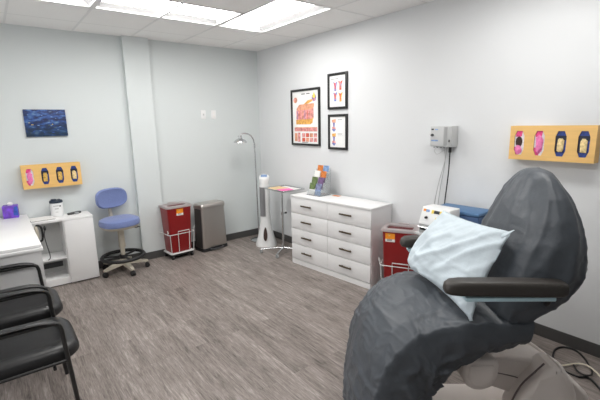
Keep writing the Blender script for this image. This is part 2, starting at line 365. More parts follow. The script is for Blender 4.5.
# ------------------------------------------------------------------ pictures and boxes on the walls
# things on the right wall: local x runs toward the camera (-Y), local y into the room is -y -> world -x
RW = -PI / 2   # local x -> world -y ; local y -> world x
def poster(name, y0, y1, z0, z1, label, kind):
    w = y0 - y1; h = z1 - z0
    t = thing(name, label, 'picture', (-.001, (y0 + y1) / 2 - .018, (z0 + z1) / 2), RW, 'framed charts on the right wall')
    f = MB(); fw = .028
    f.span((-w / 2, -.022, -h / 2), (-w / 2 + fw, 0, h / 2), None, .002); f.span((w / 2 - fw, -.022, -h / 2), (w / 2, 0, h / 2), None, .002)
    f.span((-w / 2 + fw, -.022, h / 2 - fw), (w / 2 - fw, 0, h / 2), None, .002); f.span((-w / 2 + fw, -.022, -h / 2), (w / 2 - fw, 0, -h / 2 + fw), None, .002)
    f.build('frame', 'frame', t)
    p = MB(); iw, ih = w - 2 * fw, h - 2 * fw
    p.span((-iw / 2, -.010, -ih / 2), (iw / 2, -.004, ih / 2), 'paper')
    Y = [-.0105]
    def q(u0, u1, v0, v1, m):   # u left to right 0..1, v top to bottom 0..1
        Y[0] -= .00003; y = Y[0]
        X = lambda u: -iw / 2 + u * iw
        Z = lambda v: ih / 2 - v * ih
        p.quad([(X(u0), y, Z(v1)), (X(u1), y, Z(v1)), (X(u1), y, Z(v0)), (X(u0), y, Z(v0))], m)
    def poly(pts, m):
        Y[0] -= .00003
        p.quad([(-iw / 2 + u * iw, Y[0], ih / 2 - v * ih) for u, v in pts], m)
    def disc(u, v, r, m, asp=1.0):
        poly([(u + r * math.cos(k * PI / 8), v + asp * r * iw / ih * math.sin(k * PI / 8)) for k in range(16)], m)
    if kind == 'skin':
        for k in range(2): q(.36 + .19 * k, .50 + .18 * k, .045, .062, 'ink')
        disc(.12, .16, .075, 'skin', .9); disc(.10, .15, .035, 'rose')
        disc(.84, .14, .085, 'violet'); poly([(.84, .03), (.90, .12), (.84, .16), (.78, .12)], 'yellow'); disc(.85, .17, .035, 'rose')
        poly([(.16, .33), (.27, .25), (.84, .24), (.84, .30), (.74, .35), (.17, .36)], 'skin')
        poly([(.45, .25), (.60, .18), (.78, .16), (.80, .19), (.62, .24)], 'amber')
        poly([(.15, .36), (.74, .35), (.82, .31), (.82, .52), (.74, .56), (.15, .56)], 'rose')
        poly([(.13, .54), (.74, .53), (.80, .50), (.78, .60), (.70, .63), (.14, .63)], 'amber')
        for k in range(6): q(.18 + .1 * k, .20 + .1 * k, .37, .53, ['violet', 'scarlet', 'skin'][k % 3])
        q(.07, .95, .685, .765, 'rose'); q(.07, .95, .685, .700, 'skin')
        q(.07, .18, .80, .96, 'skin'); q(.20, .30, .79, .97, 'rose')
        for i in range(4):
            for j in range(2): q(.37 + .15 * i, .49 + .15 * i, .80 + .09 * j, .875 + .09 * j, ['rose', 'scarlet', 'skin', 'rose'][(i + j) % 4])
        q(.37, .60, .975, .985, 'ink')
    elif kind == 'four':
        q(.08, .55, .10, .115, 'ink')
        for i, (u, v) in enumerate([(.36, .33), (.68, .31), (.36, .66), (.69, .68)]):
            k = 1.35
            poly([(u - .10 * k, v - .10 * k), (u, v - .07 * k), (u + .10 * k, v - .11 * k), (u + .05 * k, v + .02), (u + .05 * k, v + .12 * k), (u - .05 * k, v + .12 * k), (u - .05 * k, v)], ['violet', 'scarlet', 'indigo', 'amber'][i])
            poly([(u - .06 * k, v - .08 * k), (u + .02, v - .06 * k), (u + .03, v + .08 * k), (u - .04, v + .06 * k)], ['scarlet', 'rose', 'scarlet', 'scarlet'][i])
            poly([(u + .02, v - .02), (u + .09, v - .06), (u + .04, v + .08)], ['indigo', 'violet', 'skin', 'yellow'][i])
    else:
        for v, c in ((.22, 'skin'), (.68, 'amber')):
            poly([(.12, v - .12), (.38, v - .14), (.36, v - .02), (.15, v - .03)], c)
            poly([(.18, v - .03), (.32, v - .03), (.30, v + .12), (.38, v + .20), (.26, v + .28), (.12, v + .20), (.21, v + .11)], 'indigo')
            poly([(.14, v + .12), (.24, v + .10), (.36, v + .14), (.36, v + .20), (.24, v + .17), (.15, v + .20)], 'rose')
            q(.20, .27, v - .02, v + .10, 'violet')
            q(.50, .78, v - .125, v - .11, 'ink'); q(.50, .84, v - .08, v - .073, 'lgrey'); q(.50, .80, v - .055, v - .048, 'lgrey')
    p.build('print', None, t, flat=True)
    return t
poster('framed_chart', -.818, -1.406, 1.432, 2.158, 'large black framed skin chart with a salmon block on white', 'skin')
poster('framed_chart', -1.557, -1.884, 1.878, 2.29, 'small black framed chart with four red and blue figures, above the other small one', 'four')
poster('framed_chart', -1.562, -1.887, 1.404, 1.82, 'small black framed chart with two figures down its left, below the other small one', 'two')

t = thing('canvas_painting', 'small dark blue abstract canvas on the back wall above the glove holder', 'painting', (-2.773, 0, 1.780))
b = MB(); w, h = .392, .290
b.span((-w / 2, -.022, -h / 2), (w / 2, 0, h / 2), 'art', .002)
for k in range(26):
    x = -.18 + .34 * random.random(); z = -.12 + .24 * random.random(); l = .008 + .018 * random.random()
    b.span((x, -.0226, z), (x + l, -.0218, z + .005), ('sky', 'olive', 'yellow', 'cobalt', 'sky')[k % 5] if z < .05 else 'sky')
b.build('canvas', None, t)

# light switch and outlet plates
for k, (x, lab) in enumerate(((-.910, 'white wall plate with a single centre jack, left of the pair'), (-.756, 'white wall plate with two sockets, right of the pair near the corner'))):
    t = thing('wall_plate', lab, 'wall plate', (x, -.0005, 1.866), 0, 'white plates on the back wall')
    b = MB(); b.box((0, -.003, 0), (.072, .006, .118), None, .002); b.build('plate', 'plast', t)
    if k == 0:
        b = MB(); b.box((0, -.0075, 0), (.02, .005, .026), None, .001); part(b.build('jack', 'lgrey', t), 'grey jack')
    else:
        for z in (-.022, .022):
            b = MB(); b.lathe([(0, .009), (.0155, .009), (.0165, .0055)], None, (0, 0, z), 20, 'y'); b.build('socket', 'label', t)
            
# glove holders
def octhole(w, h): return [(-w * .28, -h / 2), (w * .28, -h / 2), (w / 2, -h * .28), (w / 2, h * .28), (w * .28, h / 2), (-w * .28, h / 2), (-w / 2, h * .28), (-w / 2, -h * .28)]
def glove_holder(loc, rz, label, specs, where):
    W, Hh, D = .562, .255, .098; th = .006
    t = thing('glove_box_holder', label, 'glove box holder', loc, rz, 'yellow glove holders')
    b = MB(); cw = W / 4
    for i in range(4):
        cx = -W / 2 + cw * (i + .5)
        hole = octhole(.070, .180)
        outer = [(-cw * .28, -Hh / 2), (cw * .28, -Hh / 2), (cw / 2, -Hh / 2), (cw / 2, Hh / 2), (cw * .28, Hh / 2), (-cw * .28, Hh / 2), (-cw / 2, Hh / 2), (-cw / 2, -Hh / 2)]
        for k in range(8):
            j = (k + 1) % 8; a0, a1, o0, o1 = hole[k], hole[j], outer[k], outer[j]
            b.quad([(cx + o0[0], -D, o0[1]), (cx + o1[0], -D, o1[1]), (cx + a1[0], -D, a1[1]), (cx + a0[0], -D, a0[1])], 'holder')
            b.quad([(cx + a0[0], -D, a0[1]), (cx + a1[0], -D, a1[1]), (cx + a1[0], -D + th, a1[1]), (cx + a0[0], -D + th, a0[1])], 'holder_in')
            b.quad([(cx + o0[0], -D + th, o0[1]), (cx + a0[0], -D + th, a0[1]), (cx + a1[0], -D + th, a1[1]), (cx + o1[0], -D + th, o1[1])], 'holder_in')
    b.build('front_panel', None, t, flat=True, rec=False)
    b = MB(); b.span((-W / 2, -D + .001, -Hh / 2), (-W / 2 + th, 0, Hh / 2)); b.build('side_panel', 'holder', t)
    b = MB(); b.span((W / 2 - th, -D + .001, -Hh / 2), (W / 2, 0, Hh / 2)); b.build('side_panel', 'holder', t)
    b = MB(); b.span((-W / 2 + th, -D + .001, -Hh / 2), (W / 2 - th, -.001, -Hh / 2 + th)); b.build('bottom_panel', 'holder', t)
    b = MB(); b.span((-W / 2 + th, -.006, -Hh / 2 + th), (W / 2 - th, 0, Hh / 2)); b.build('back_panel', 'holder', t)
    R = Matrix.Rotation(rz, 3, 'Z')
    for i, (kind, lab) in enumerate(specs):
        cx = -W / 2 + cw * (i + .5)
        P = Vector(loc) + R @ Vector((cx, -.048, -Hh / 2 + th + .001))
        g = thing('glove_box', lab, 'glove box', P, rz, 'glove boxes in the %s holder' % where)
        ox = .052; oz = .234; y0 = -.0425
        c = MB(); m1, m2 = ('pinkbox', 'whitebox') if kind.startswith('pink') else ('navybox', 'bluecarton')
        c.span((-.062, y0, 0), (.062, .036, oz), m2 if m2 == 'whitebox' else m1)
        # printed panels on the carton face
        yy = y0 - .0005
        if m1 == 'pinkbox':
            c.quad([(-.03, yy, .165), (.012, yy, .168), (.020, yy, .222), (-.028, yy, .222)], 'pinkbox')
            c.quad([(-.04, yy, .015), (.0, yy, .015), (-.004, yy, .08), (-.04, yy, .09)], 'pinkbox')
        else:
            c.quad([(-.040, yy, .03), (.040, yy, .03), (.036, yy, .068), (-.030, yy, .058)], 'bluecarton')
            c.quad([(.016, yy, .06), (.040, yy, .06), (.040, yy, .16), (.024, yy, .14)], 'bluecarton')
            c.quad([(-.034, yy, .178), (.040, yy, .178), (.040, yy, .215), (-.020, yy, .212)], 'bluecarton')
        c.build('carton', None, g)
        if kind == 'pinkopen':
            c = MB(); c.lathe([(0, .0012), (.026, .0012), (.026, 0)], None, (0, 0, 0), 20, 'y')
            for v in c.bm.verts: v.co = Vector((v.co.x * .95 - .004, v.co.y + y0, v.co.z * 1.55 + .128))
            part(c.build('opening', 'brown', g), 'dark empty opening')
            c = MB(); c.blob((-.006, y0 - .002, .066), (.025, .007, .034), None, .35, 2.6, 3, i); c.build('glove', 'pinkglove', g)
        elif kind == 'pink':
            c = MB(); c.blob((.0, y0 - .002, .112), (.024, .011, .066), None, .45, 2.2, 3, i + 3); c.build('glove', 'pinkglove', g)
        else:
            c = MB(); c.blob((.0, y0 - .002, .108), (.021, .012, .055), None, .45, 2.4, 3, i + 8)
            for v in c.bm.verts: v.co.x = max(-.020, min(.021, v.co.x * 1.25)); v.co.z = max(.062, min(.158, v.co.z))
            c.build('glove', 'amberglove' if 'amber' in lab else 'cream', g)
    return t
glove_holder((-2.788, 0, 1.208), 0, 'yellow four-slot glove holder on the back wall under the blue painting',
    [('pink', 'pink glove box, leftmost slot of the holder under the painting'), ('cream', 'navy box of amber gloves, second slot from left under the painting'),
     ('cream', 'navy box of amber gloves, third slot from left under the painting'), ('cream', 'navy box of cream gloves, rightmost slot under the painting')], 'back wall')
glove_holder((0, -4.056, 1.545), RW, 'yellow four-slot glove holder on the right wall above the covered chair',
    [('pinkopen', 'pink glove box with a dark hollow opening, leftmost in right wall holder'), ('pink', 'pink glove box bulging with pink gloves, second slot in right wall holder'),
     ('cream', 'navy box of cream gloves, third slot in right wall holder'), ('cream', 'navy box of cream gloves, rightmost slot in right wall holder')], 'right wall')

# grey unit on the right wall with hanging cables
t = thing('wall_unit', 'grey medical power unit on the right wall with cables hanging below', 'wall unit', (-.001, -3.175, 1.49), RW)
b = MB(); b.span((-.108, -.098, 0), (.108, 0, .185), None, .006); b.build('housing', 'lgrey', t)
b = MB(); b.span((-.106, -.104, .006), (.030, -.096, .182), None, .004); b.build('front_panel', 'lgrey', t)
b = MB()
for x in (.036, .046, .056): b.tube([(x, -.100, .02), (x, -.100, .178)], .004)
b.build('ribs', 'grey', t)
b = MB(); b.span((.066, -.102, .004), (.107, -.096, .18), None, .002); b.build('side_plate', 'grey', t)
b = MB(); b.span((-.096, -.107, .150), (-.072, -.103, .163)); b.build('display', 'black', t)
b = MB(); b.lathe([(0, .020), (.011, .020), (.013, 0)], None, (-.084, -.10, .105), 16, 'y'); b.build('knob', 'dgrey', t)
b = MB(); b.span((-.060, -.1045, .150), (-.030, -.1035, .160)); b.build('marking', 'sky', t)
b = MB(); b.span((-.095, -.1045, .050), (-.025, -.1035, .062)); b.build('marking', 'sky', t)
b = MB(); b.span((.080, -.106, .045), (.089, -.101, .066)); b.build('switch', 'black', t)
for x in (-.09, -.06, -.02, .01):
    b = MB(); b.cyl((x, -.06, -.012), (x, -.06, .004), .008); b.build('connector', 'ygrey', t)
for pts, r, m in (([(.035, -.05, .0), (.02, -.045, -.12), (-.035, -.05, -.35), (-.07, -.05, -.56), (-.08, -.045, -.66)], .0035, 'grey'),
                  ([(.010, -.05, .0), (.015, -.04, -.14), (-.02, -.04, -.40), (-.045, -.04, -.66)], .0035, 'grey'),
                  ([(-.075, -.06, -.01), (-.085, -.06, -.04), (-.06, -.06, -.07), (-.02, -.055, -.05), (.02, -.05, -.02), (.04, -.05, .0)], .003, 'lgrey'),
                  ([(.066, -.05, .005), (.066, -.05, -.08), (.058, -.045, -.25), (.035, -.04, -.5), (.03, -.04, -.66)], .0055, 'black')):
    b = MB(); b.tube(pts, r, None, 8, 6)
    if m == 'black': b.cyl((.066, -.05, -.05), (.066, -.05, .006), .013)
    o = b.build('cable', m, t)
    if m == 'black': part(o, 'black cable')

# ------------------------------------------------------------------ desk and cabinet on the left
DZ = .80
t = thing('desk', 'white desk at the left edge with a thick double top', 'desk', (-3.735, 0, 0))
b = MB(); b.span((-.66, -1.48, DZ - .022), (.66, -.012, DZ), None, .003); b.build('desktop', 'white', t)
b = MB(); b.span((-.655, -1.495, DZ - .052), (.668, -.010, DZ - .026), None, .003); b.build('under_top', 'white', t)
b = MB(); b.span((-.65, -1.48, .0), (.655, -1.46, DZ - .052)); b.build('front_panel', 'white', t)
for x in (-.64, .645):
    b = MB(); b.span((x - .009, -1.46, 0), (x + .009, -.02, DZ - .052)); b.build('side_panel', 'white', t)

CW = .575; CH = .75; CD = .30
t = thing('cabinet', 'low white cabinet against the back wall with open left bay', 'cabinet', (-2.772, -.312, 0))   # local y=0 is the front
x0, x1 = -CW / 2, CW / 2
b = MB(); b.span((x0 - .004, -.004, CH - .024), (x1 + .004, CD, CH), None, .002); b.build('top', 'white', t)
b = MB(); b.span((x0, 0, .012), (x0 + .034, CD, CH - .024)); b.build('side_panel', 'white', t)
b = MB(); b.span((x1 - .018, 0, .012), (x1, CD, CH - .024)); b.build('side_panel', 'white', t)
b = MB(); b.span((x0 + .034, .004, .012), (x1 - .018, CD, .085)); b.build('bottom_panel', 'white', t)
b = MB(); b.span((x0 + .034, CD - .012, .085), (x1 - .018, CD - .001, CH - .024)); b.build('back_panel', 'bay', t)
b = MB(); b.span((-.010, .004, .085), (.008, CD - .012, CH - .024)); b.build('divider', 'white', t)
b = MB(); b.span((x0 + .034, .012, .30), (-.010, CD - .012, .32)); b.build('shelf', 'white', t)
b = MB(); b.span((.002, -.018, .016), (x1, 0, CH - .026), None, .002); b.build('door', 'white', t)
b = MB(); b.span((x0 + .045, CD - .02, .14), (-.03, CD - .012, .20)); part(b.build('back_slot', 'dgrey', t), 'dark slot')
b = MB(); b.span((x0, .02, 0), (x1, CD, .012)); part(b.build('plinth', 'black', t), 'dark plinth')

t = thing('tissue_box', 'purple and blue tissue box at the far end of the white desk', 'tissue box', (-3.21, -.085, DZ), math.radians(-6))
b = MB(); b.span((-.066, -.062, 0), (.066, .062, .128), 'purple', .002); b.quad([(.022, -.0627, .03), (.0655, -.0627, .02), (.0655, -.0627, .12), (.035, -.0627, .12)], 'cobalt'); b.build('carton', None, t)
b = MB(); rr = []
for k, (h, s) in enumerate(((0, .018), (.016, .026), (.03, .016), (.038, .004))):
    rr.append([(s * math.cos(a * PI / 6) * (1 + .25 * math.sin(3 * a + k)), s * .6 * math.sin(a * PI / 6), .128 + h) for a in range(12)])
b.loft(rr); b.build('tissue', 'label', t)

t = thing('clipboard', 'clipboard with a white sheet on the cabinet beside the desk', 'clipboard', (-2.958, -.165, CH), math.radians(4))
b = MB(); b.span((-.115, -.10, 0), (.115, .10, .005), None, .001); b.build('board', 'dgrey', t)
b = MB(); b.span((-.105, -.104, .0052), (.118, .096, .0078)); b.build('sheet', 'label', t)

t = thing('wipes_canister', 'white canister with a dark navy lid on the low cabinet', 'canister', (-2.792, -.078, CH))
b = MB(); b.lathe([(.058, 0), (.064, .005), (.064, .145), (.060, .152)], 'plast'); 
for (z0, z1, a0, a1) in ((.118, .123, -125, -75), (.085, .091, -112, -80), (.108, .124, -70, -55), (.05, .053, -110, -85)):
    n = 6; pts = [math.radians(a0 + (a1 - a0) * k / n) for k in range(n + 1)]
    b.loft([[(.0645 * math.cos(a), .0645 * math.sin(a), z0) for a in pts], [(.0645 * math.cos(a), .0645 * math.sin(a), z1) for a in pts]], 'ink', closed=False)
b.build('body', None, t, rec=False)
b = MB(); b.lathe([(.0, .150), (.066, .150), (.066, .168), (.058, .178), (.0, .178)]); b.box((-.02, .0, .184), (.05, .06, .014), None, .004); b.box((.03, 0, .182), (.025, .04, .01), None, .003); b.build('lid', 'navy', t)

t = thing('handheld_device', 'small dark grey handheld device lying on the cabinet top near its right end', 'device', (-2.63, -.11, CH), math.radians(22))
b = MB(); b.loft([[(x, y * s, z) for x, y in rrect(.155 * s2, .042, .018)] for s, s2, z in ((.9, .97, 0), (1, 1, .008), (1, 1, .016), (.8, .93, .022))]); b.build('body', 'dgrey', t)
b = MB(); b.lathe([(.022, 0), (.024, .01), (.02, .02), (0, .02)], None, (.01, -.03, 0)); b.build('round_end', 'ygrey', t)

t = thing('handset', 'beige and black handset hanging at the desk side with a dangling cord', 'handset', (-3.045, -.62, .70))
b = MB(); b.blob((0, 0, -.005), (.020, .035, .085), None, .05); b.build('pad', 'beige', t)
b = MB(); b.tube([(-.021, 0, -.01), (.0, .0, .07), (.02, 0, .08), (.042, -.01, .06), (.048, -.01, .0), (.040, 0, -.07), (.02, 0, -.085)], .010, None, 10, 6); b.span((-.0245, -.04, -.035), (-.016, .03, .005)); b.build('cradle', 'black', t)
b = MB(); b.blob((.072, -.01, .045), (.012, .018, .026), None, .05); b.build('trigger', 'black', t)
b = MB(); b.tube([(.072, -.01, .03), (.06, -.01, -.03), (.068, -.01, -.12), (.082, -.01, -.22), (.082, -.01, -.27), (.062, -.01, -.29)], .0045, None, 8, 6); b.build('cord', 'dgrey', t)

# ------------------------------------------------------------------ blue stool
t = thing('stool', 'blue upholstered drafting stool with beige base and black foot ring', 'stool', (-2.195, -.275, 0), math.radians(14))
b = MB(); n = 32
def egg(rx, ry, z, p=2.5): return [(math.copysign(abs(math.cos(2 * PI * k / n)) ** (2 / p), math.cos(2 * PI * k / n)) * rx, math.copysign(abs(math.sin(2 * PI * k / n)) ** (2 / p), math.sin(2 * PI * k / n)) * ry, z) for k in range(n)]
b.loft([egg(.185, .175, .565), egg(.215, .20, .58), egg(.222, .205, .61), egg(.212, .195, .645), egg(.18, .165, .662), egg(.09, .08, .664)]); b.build('seat', 'blue', t)
b = MB(); b.loft([egg(.10, .10, .53), egg(.19, .178, .545), egg(.208, .19, .57), egg(.205, .185, .585)]); part(b.build('seat_shell', 'beige', t), 'beige shell')
b = MB(); rg = []
for (y, sx, sz) in ((.135, .13, .07), (.122, .178, .108), (.145, .192, .122), (.175, .184, .115), (.19, .12, .06)):
    rg.append([(math.copysign(abs(math.cos(a)) ** .72, math.cos(a)) * sx, y + .25 * (math.cos(a) * sx) ** 2 * -4 * .6, .885 + math.copysign(abs(math.sin(a)) ** .72, math.sin(a)) * sz) for a in [2 * PI * k / n for k in range(n)]])
b.loft(rg); b.build('backrest', 'blue', t)
b = MB(); b.tube([(0, .08, .55), (0, .165, .58), (0, .20, .68), (0, .195, .80), (0, .18, .88)], .022, None, 10, 5); b.build('back_post', 'beige', t)
b = MB(); b.cyl((0, 0, .30), (0, 0, .535), .038, None, .034); b.cyl((0, 0, .10), (0, 0, .31), .026); b.lathe([(.026, .16), (.055, .14), (.06, .10), (.05, .085)]); b.build('column', 'beige', t)
b = MB(); b.tube([(.235 * math.cos(2 * PI * k / 40), .235 * math.sin(2 * PI * k / 40), .185) for k in range(40)], .021, None, 10, closed=True)
for k in range(3):
    a = 2 * PI * k / 3 + .4; b.tube([(.03 * math.cos(a), .03 * math.sin(a), .185), (.225 * math.cos(a), .225 * math.sin(a), .185)], .013)
b.lathe([(.026, .165), (.042, .165), (.042, .205), (.026, .205)]); b.build('foot_ring', 'black', t)
b = MB(); b.tube([(.06, -.04, .545), (.17, -.08, .53), (.20, -.09, .52)], .006); b.tube([(.06, .02, .545), (.18, 0, .525), (.215, -.03, .51), (.18, -.05, .505), (.06, -.04, .545)], .005, None, 8); b.build('lever', 'dgrey', t)
for k in range(5):
    a = math.radians(-98 + 72 * k); dx, dy = math.cos(a), math.sin(a)
    b = MB(); rings = []
    for (r, w, z0, z1) in ((.02, .036, .088, .135), (.14, .032, .083, .118), (.255, .022, .072, .096), (.275, .016, .072, .09)):
        px, py = -dy, dx
        rings.append([Vector((dx * r + px * s * w, dy * r + py * s * w, z)) for s, z in ((-1, z0), (1, z0), (.8, z1), (-.8, z1))])
    b.loft(rings); leg = b.build('leg', 'beige', t)
    c = MB(); ex, ey = dx * .262, dy * .262
    c.cyl((ex - dy * .022, ey + dx * .022, .028), (ex - dy * .004, ey + dx * .004, .028), .028); c.cyl((ex + dy * .022, ey - dx * .022, .028), (ex + dy * .004, ey - dx * .004, .028), .028)
    c.cyl((ex, ey, .03), (ex, ey, .075), .012); c.box((ex, ey, .048), (.03, .03, .022), None, .006); part(c.build('caster', 'black', leg), 'black caster')

# ------------------------------------------------------------------ sharps containers on wire carts
def sharps(loc, rz, lab, cartlab, lx):
    g = thing('sharps_container', lab, 'sharps bin', (loc[0], loc[1], .087), rz, 'red sharps bins')
    b = MB(); b.loft([[(x, y, z) for x, y in rrect(w, d, .03)] for w, d, z in ((.27, .205, 0), (.285, .22, .012), (.325, .255, .575), (.33, .26, .58), (.33, .26, .592))]); b.build('body', 'red', g)
    b = MB()
    R1 = rrect(.356, .286, .035); R2 = rrect(.25, .13, .03, 5, -.005, -.03)
    b.loft([[(x, y, .594) for x, y in R1], [(x, y, .608) for x, y in R1], [(x * .975, y * .97, .618) for x, y in R1], [(x, y, .622) for x, y in R2], [(x, y, .600) for x, y in R2]], 'lid', cap=False)
    b.build('lid', None, g)
    b = MB(); b.loft([[(x, y, .601) for x, y in R2], [(x, y, .608) for x, y in R2]]); part(b.build('lid_insert', 'redtop', g), 'dark red opening')
    b = MB(); b.span((-.05, .10, .619), (.06, .13, .632), None, .004); b.build('lid_handle', 'lid', g)
    sl = math.atan2(.0175, .563); Rm = Matrix.Rotation(sl, 3, 'X')
    b = MB(); b.box((lx, -.1278, .556), (.092, .002, .072), 'orange', 0, Rm); b.box((lx, -.1264, .507), (.092, .002, .028), 'label', 0, Rm)
    for k in range(2): b.box((lx - .004, -.1276, .518 - .011 * k), (.05, .0015, .005), 'ink', 0, Rm)
    b.lathe([(0, .001), (.013, .001), (.013, 0)], 'amber', (lx - .01, -.1298, .562), 18, 'y'); b.build('label', None, g)
    c = thing('container_cart', cartlab, 'wire cart', (loc[0], loc[1], 0), rz, 'wire carts under the red bins')
    b = MB(); b.span((-.155, -.125, .066), (.155, .125, .084), None, .006); b.build('base_tray', 'wire', c)
    b = MB(); b.span((-.15, -.118, .044), (.15, .118, .066)); b.build('underframe', 'black', c)
    b = MB(); W2, D2 = .178, .146; zt = .34; rw = .0045
    ring = [(x, y, zt) for x, y in rrect(2 * W2, 2 * D2, .03, 4)]
    b.tube(ring, rw, None, 8, closed=True)
    ring2 = [(x, y, .075) for x, y in rrect(.322, .262, .02, 3)]
    b.tube(ring2, rw, None, 8, closed=True)
    for sx in (-1, 1):
        for sy in (-1, 1): b.tube([(sx * .152, sy * .131, .075), (sx * (W2 - .012), sy * D2, zt)], rw, None, 8)
        b.tube([(sx * .163, .05, .075), (sx * W2, .05, zt)], rw, None, 8)
    # raised U on the front and hooks on the sides
    b.tube([(-.05, -.133, .075), (-.055, -D2, zt), (-.055, -D2 - .002, zt + .035), (.10, -D2 - .002, zt + .035), (.10, -D2, zt), (.095, -.133, .075)], rw, None, 8)
    b.tube([(W2, -.11, zt), (W2 + .004, -.115, zt + .05), (W2 + .012, -.13, zt + .07), (W2 + .004, -.135, zt + .045)], rw, None, 8, 4)
    b.tube([(-W2, -.11, zt), (-W2 - .004, -.115, zt + .05), (-W2 - .01, -.13, zt + .06), (-W2 - .002, -.135, zt + .03)], rw, None, 8, 4)
    b.build('wire_frame', 'wire', c)
    for sx in (-1, 1):
        for sy in (-1, 1):
            b = MB(); x, y = sx * .135, sy * .105
            b.cyl((x - .012, y, .025), (x + .012, y, .025), .025); b.box((x, y, .044), (.03, .03, .016), None, .003); part(b.build('caster', 'black', c), 'black caster')
sharps((-1.475, -.185), math.radians(4), 'red sharps bin with frosted lid beside the steel trash can', 'white wire cart on black casters under the bin by the steel can', -.002)
sharps((-.222, -2.868), math.radians(-62), 'red sharps bin between the white dresser and the covered chair', 'white wire cart under the red bin beside the dresser', -.085)

# ------------------------------------------------------------------ steel trash can
t = thing('trash_can', 'tall brushed steel step trash can against the back wall', 'trash can', (-.985, -.158, 0), math.radians(9))
def canring(w, d, z, r=.03, cy=0): return [(x, y, z) for x, y in rrect(w, d, r, 6, 0, cy)]
b = MB(); b.loft([canring(.392, .215, .04), canring(.396, .220, .06), canring(.376, .205, .60)], 'steel', cap=True); b.build('body', None, t)
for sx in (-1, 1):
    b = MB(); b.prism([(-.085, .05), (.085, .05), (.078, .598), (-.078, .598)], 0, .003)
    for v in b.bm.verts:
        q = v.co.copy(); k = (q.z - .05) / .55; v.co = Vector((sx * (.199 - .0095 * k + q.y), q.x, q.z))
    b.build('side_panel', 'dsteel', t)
b = MB(); b.loft([canring(.392, .222, .598), canring(.396, .226, .615), canring(.394, .224, .645), canring(.375, .20, .664), canring(.25, .12, .671)]); b.build('lid', 'steel', t)
b = MB(); b.loft([canring(.412, .236, 0), canring(.412, .236, .03), canring(.402, .226, .045)]); b.build('base', 'black', t)
b = MB(); b.tube([(-.10, -.118, .035), (-.09, -.150, .03), (0, -.158, .028), (.09, -.150, .03), (.10, -.118, .035)], .009, None, 8, 5); b.box((0, -.15, .022), (.13, .03, .012), None, .004); b.build('pedal', 'dgrey', t)

# ------------------------------------------------------------------ lamp, fan, tray stand
t = thing('floor_lamp', 'chrome gooseneck floor lamp standing in the corner', 'floor lamp', (-.275, -.30, 0))
b = MB(); b.lathe([(.0, 0), (.125, 0), (.125, .012), (.11, .022), (.02, .028), (0, .028)]); b.build('base', 'chrome', t)
b = MB(); b.tube([(0, 0, .02), (-.005, 0, .9), (-.014, 0, 1.42)], .0105, None, 10); b.cyl((-.013, 0, 1.38), (-.014, 0, 1.45), .015); b.build('pole', 'chrome', t)
b = MB(); b.tube([(-.014, 0, 1.43), (-.028, 0, 1.50), (-.065, 0, 1.56), (-.12, 0, 1.59), (-.19, 0, 1.598), (-.225, 0, 1.588), (-.240, 0, 1.555)], .010, None, 10, 6); b.build('gooseneck', 'chrome', t)
b = MB(); prof = [(.018, .085), (.026, .080), (.030, .045), (.060, .03), (.088, .004), (.092, -.012), (.086, -.012), (.055, .018), (.012, .03)]
b.lathe(prof, None, (-.245, 0, 1.485)); b.build('lamp_shade', 'chrome', t)
b = MB(); b.blob((-.245, 0, 1.50), (.03, .03, .03), None, 0); b.build('bulb', 'plast', t)

t = thing('tower_fan', 'white tower fan with a grey grille beside the floor lamp', 'fan', (-.322, -.572, 0), math.radians(-38))
b = MB()
def fr(w, d, z, r=.06, cy=0): return [(x, y, z) for x, y in rrect(w, d, r, 7, 0, cy)]
b.loft([fr(.30, .26, 0, .12), fr(.30, .26, .02, .12), fr(.265, .23, .08, .10), fr(.215, .20, .17, .09), fr(.175, .175, .27, .08), fr(.15, .16, .35, .07), fr(.142, .155, .42, .07), fr(.142, .155, .86, .07), fr(.138, .15, .90, .068)]); b.build('body', 'plast', t)
b = MB(); b.loft([fr(.132, .145, .899, .066), fr(.142, .152, .915, .07)] + [[(x, y, z + (y + .07) * .32) for x, y in rrect(.142 - k * .006, .152 - k * .006, .068 - k * .002, 7)] for k, z in ((0, .965), (2, .98), (8, .992))]); b.build('head', 'plast', t)
b = MB(); b.box((0, -.01, .998), (.085, .075, .004), None, .001, Matrix.Rotation(math.atan(.32), 3, 'X')); 
for v in b.bm.verts: v.co.z += .012
b.build('control_panel', 'sky', t)
b = MB(); b.loft([[(x - .018, y - .014, z) for x, y in rrect(.095, .142, .045, 6)] for z in (.44, .855)])
for k in range(30):
    z = .45 + k * .0138; b.tube([(x - .018, y - .014, z) for x, y in rrect(.099, .146, .047, 6)], .0022, None, 6, closed=True)
b.build('grille', 'grille', t)
b = MB(); ov = []
for k in range(20):
    a = 2 * PI * k / 20; zz = .19 + .095 * math.sin(a); ov.append((math.cos(a) * .026 * (1 - .25 * math.sin(a)), zz))
hp = [[(x, -.128 + (z - .1) * .19 - .006, z) for x, z in ov], [(x, -.128 + (z - .1) * .19 + .03, z) for x, z in ov]]
b.loft(hp); part(b.build('handle_opening', 'brown', t), 'brown oval opening')

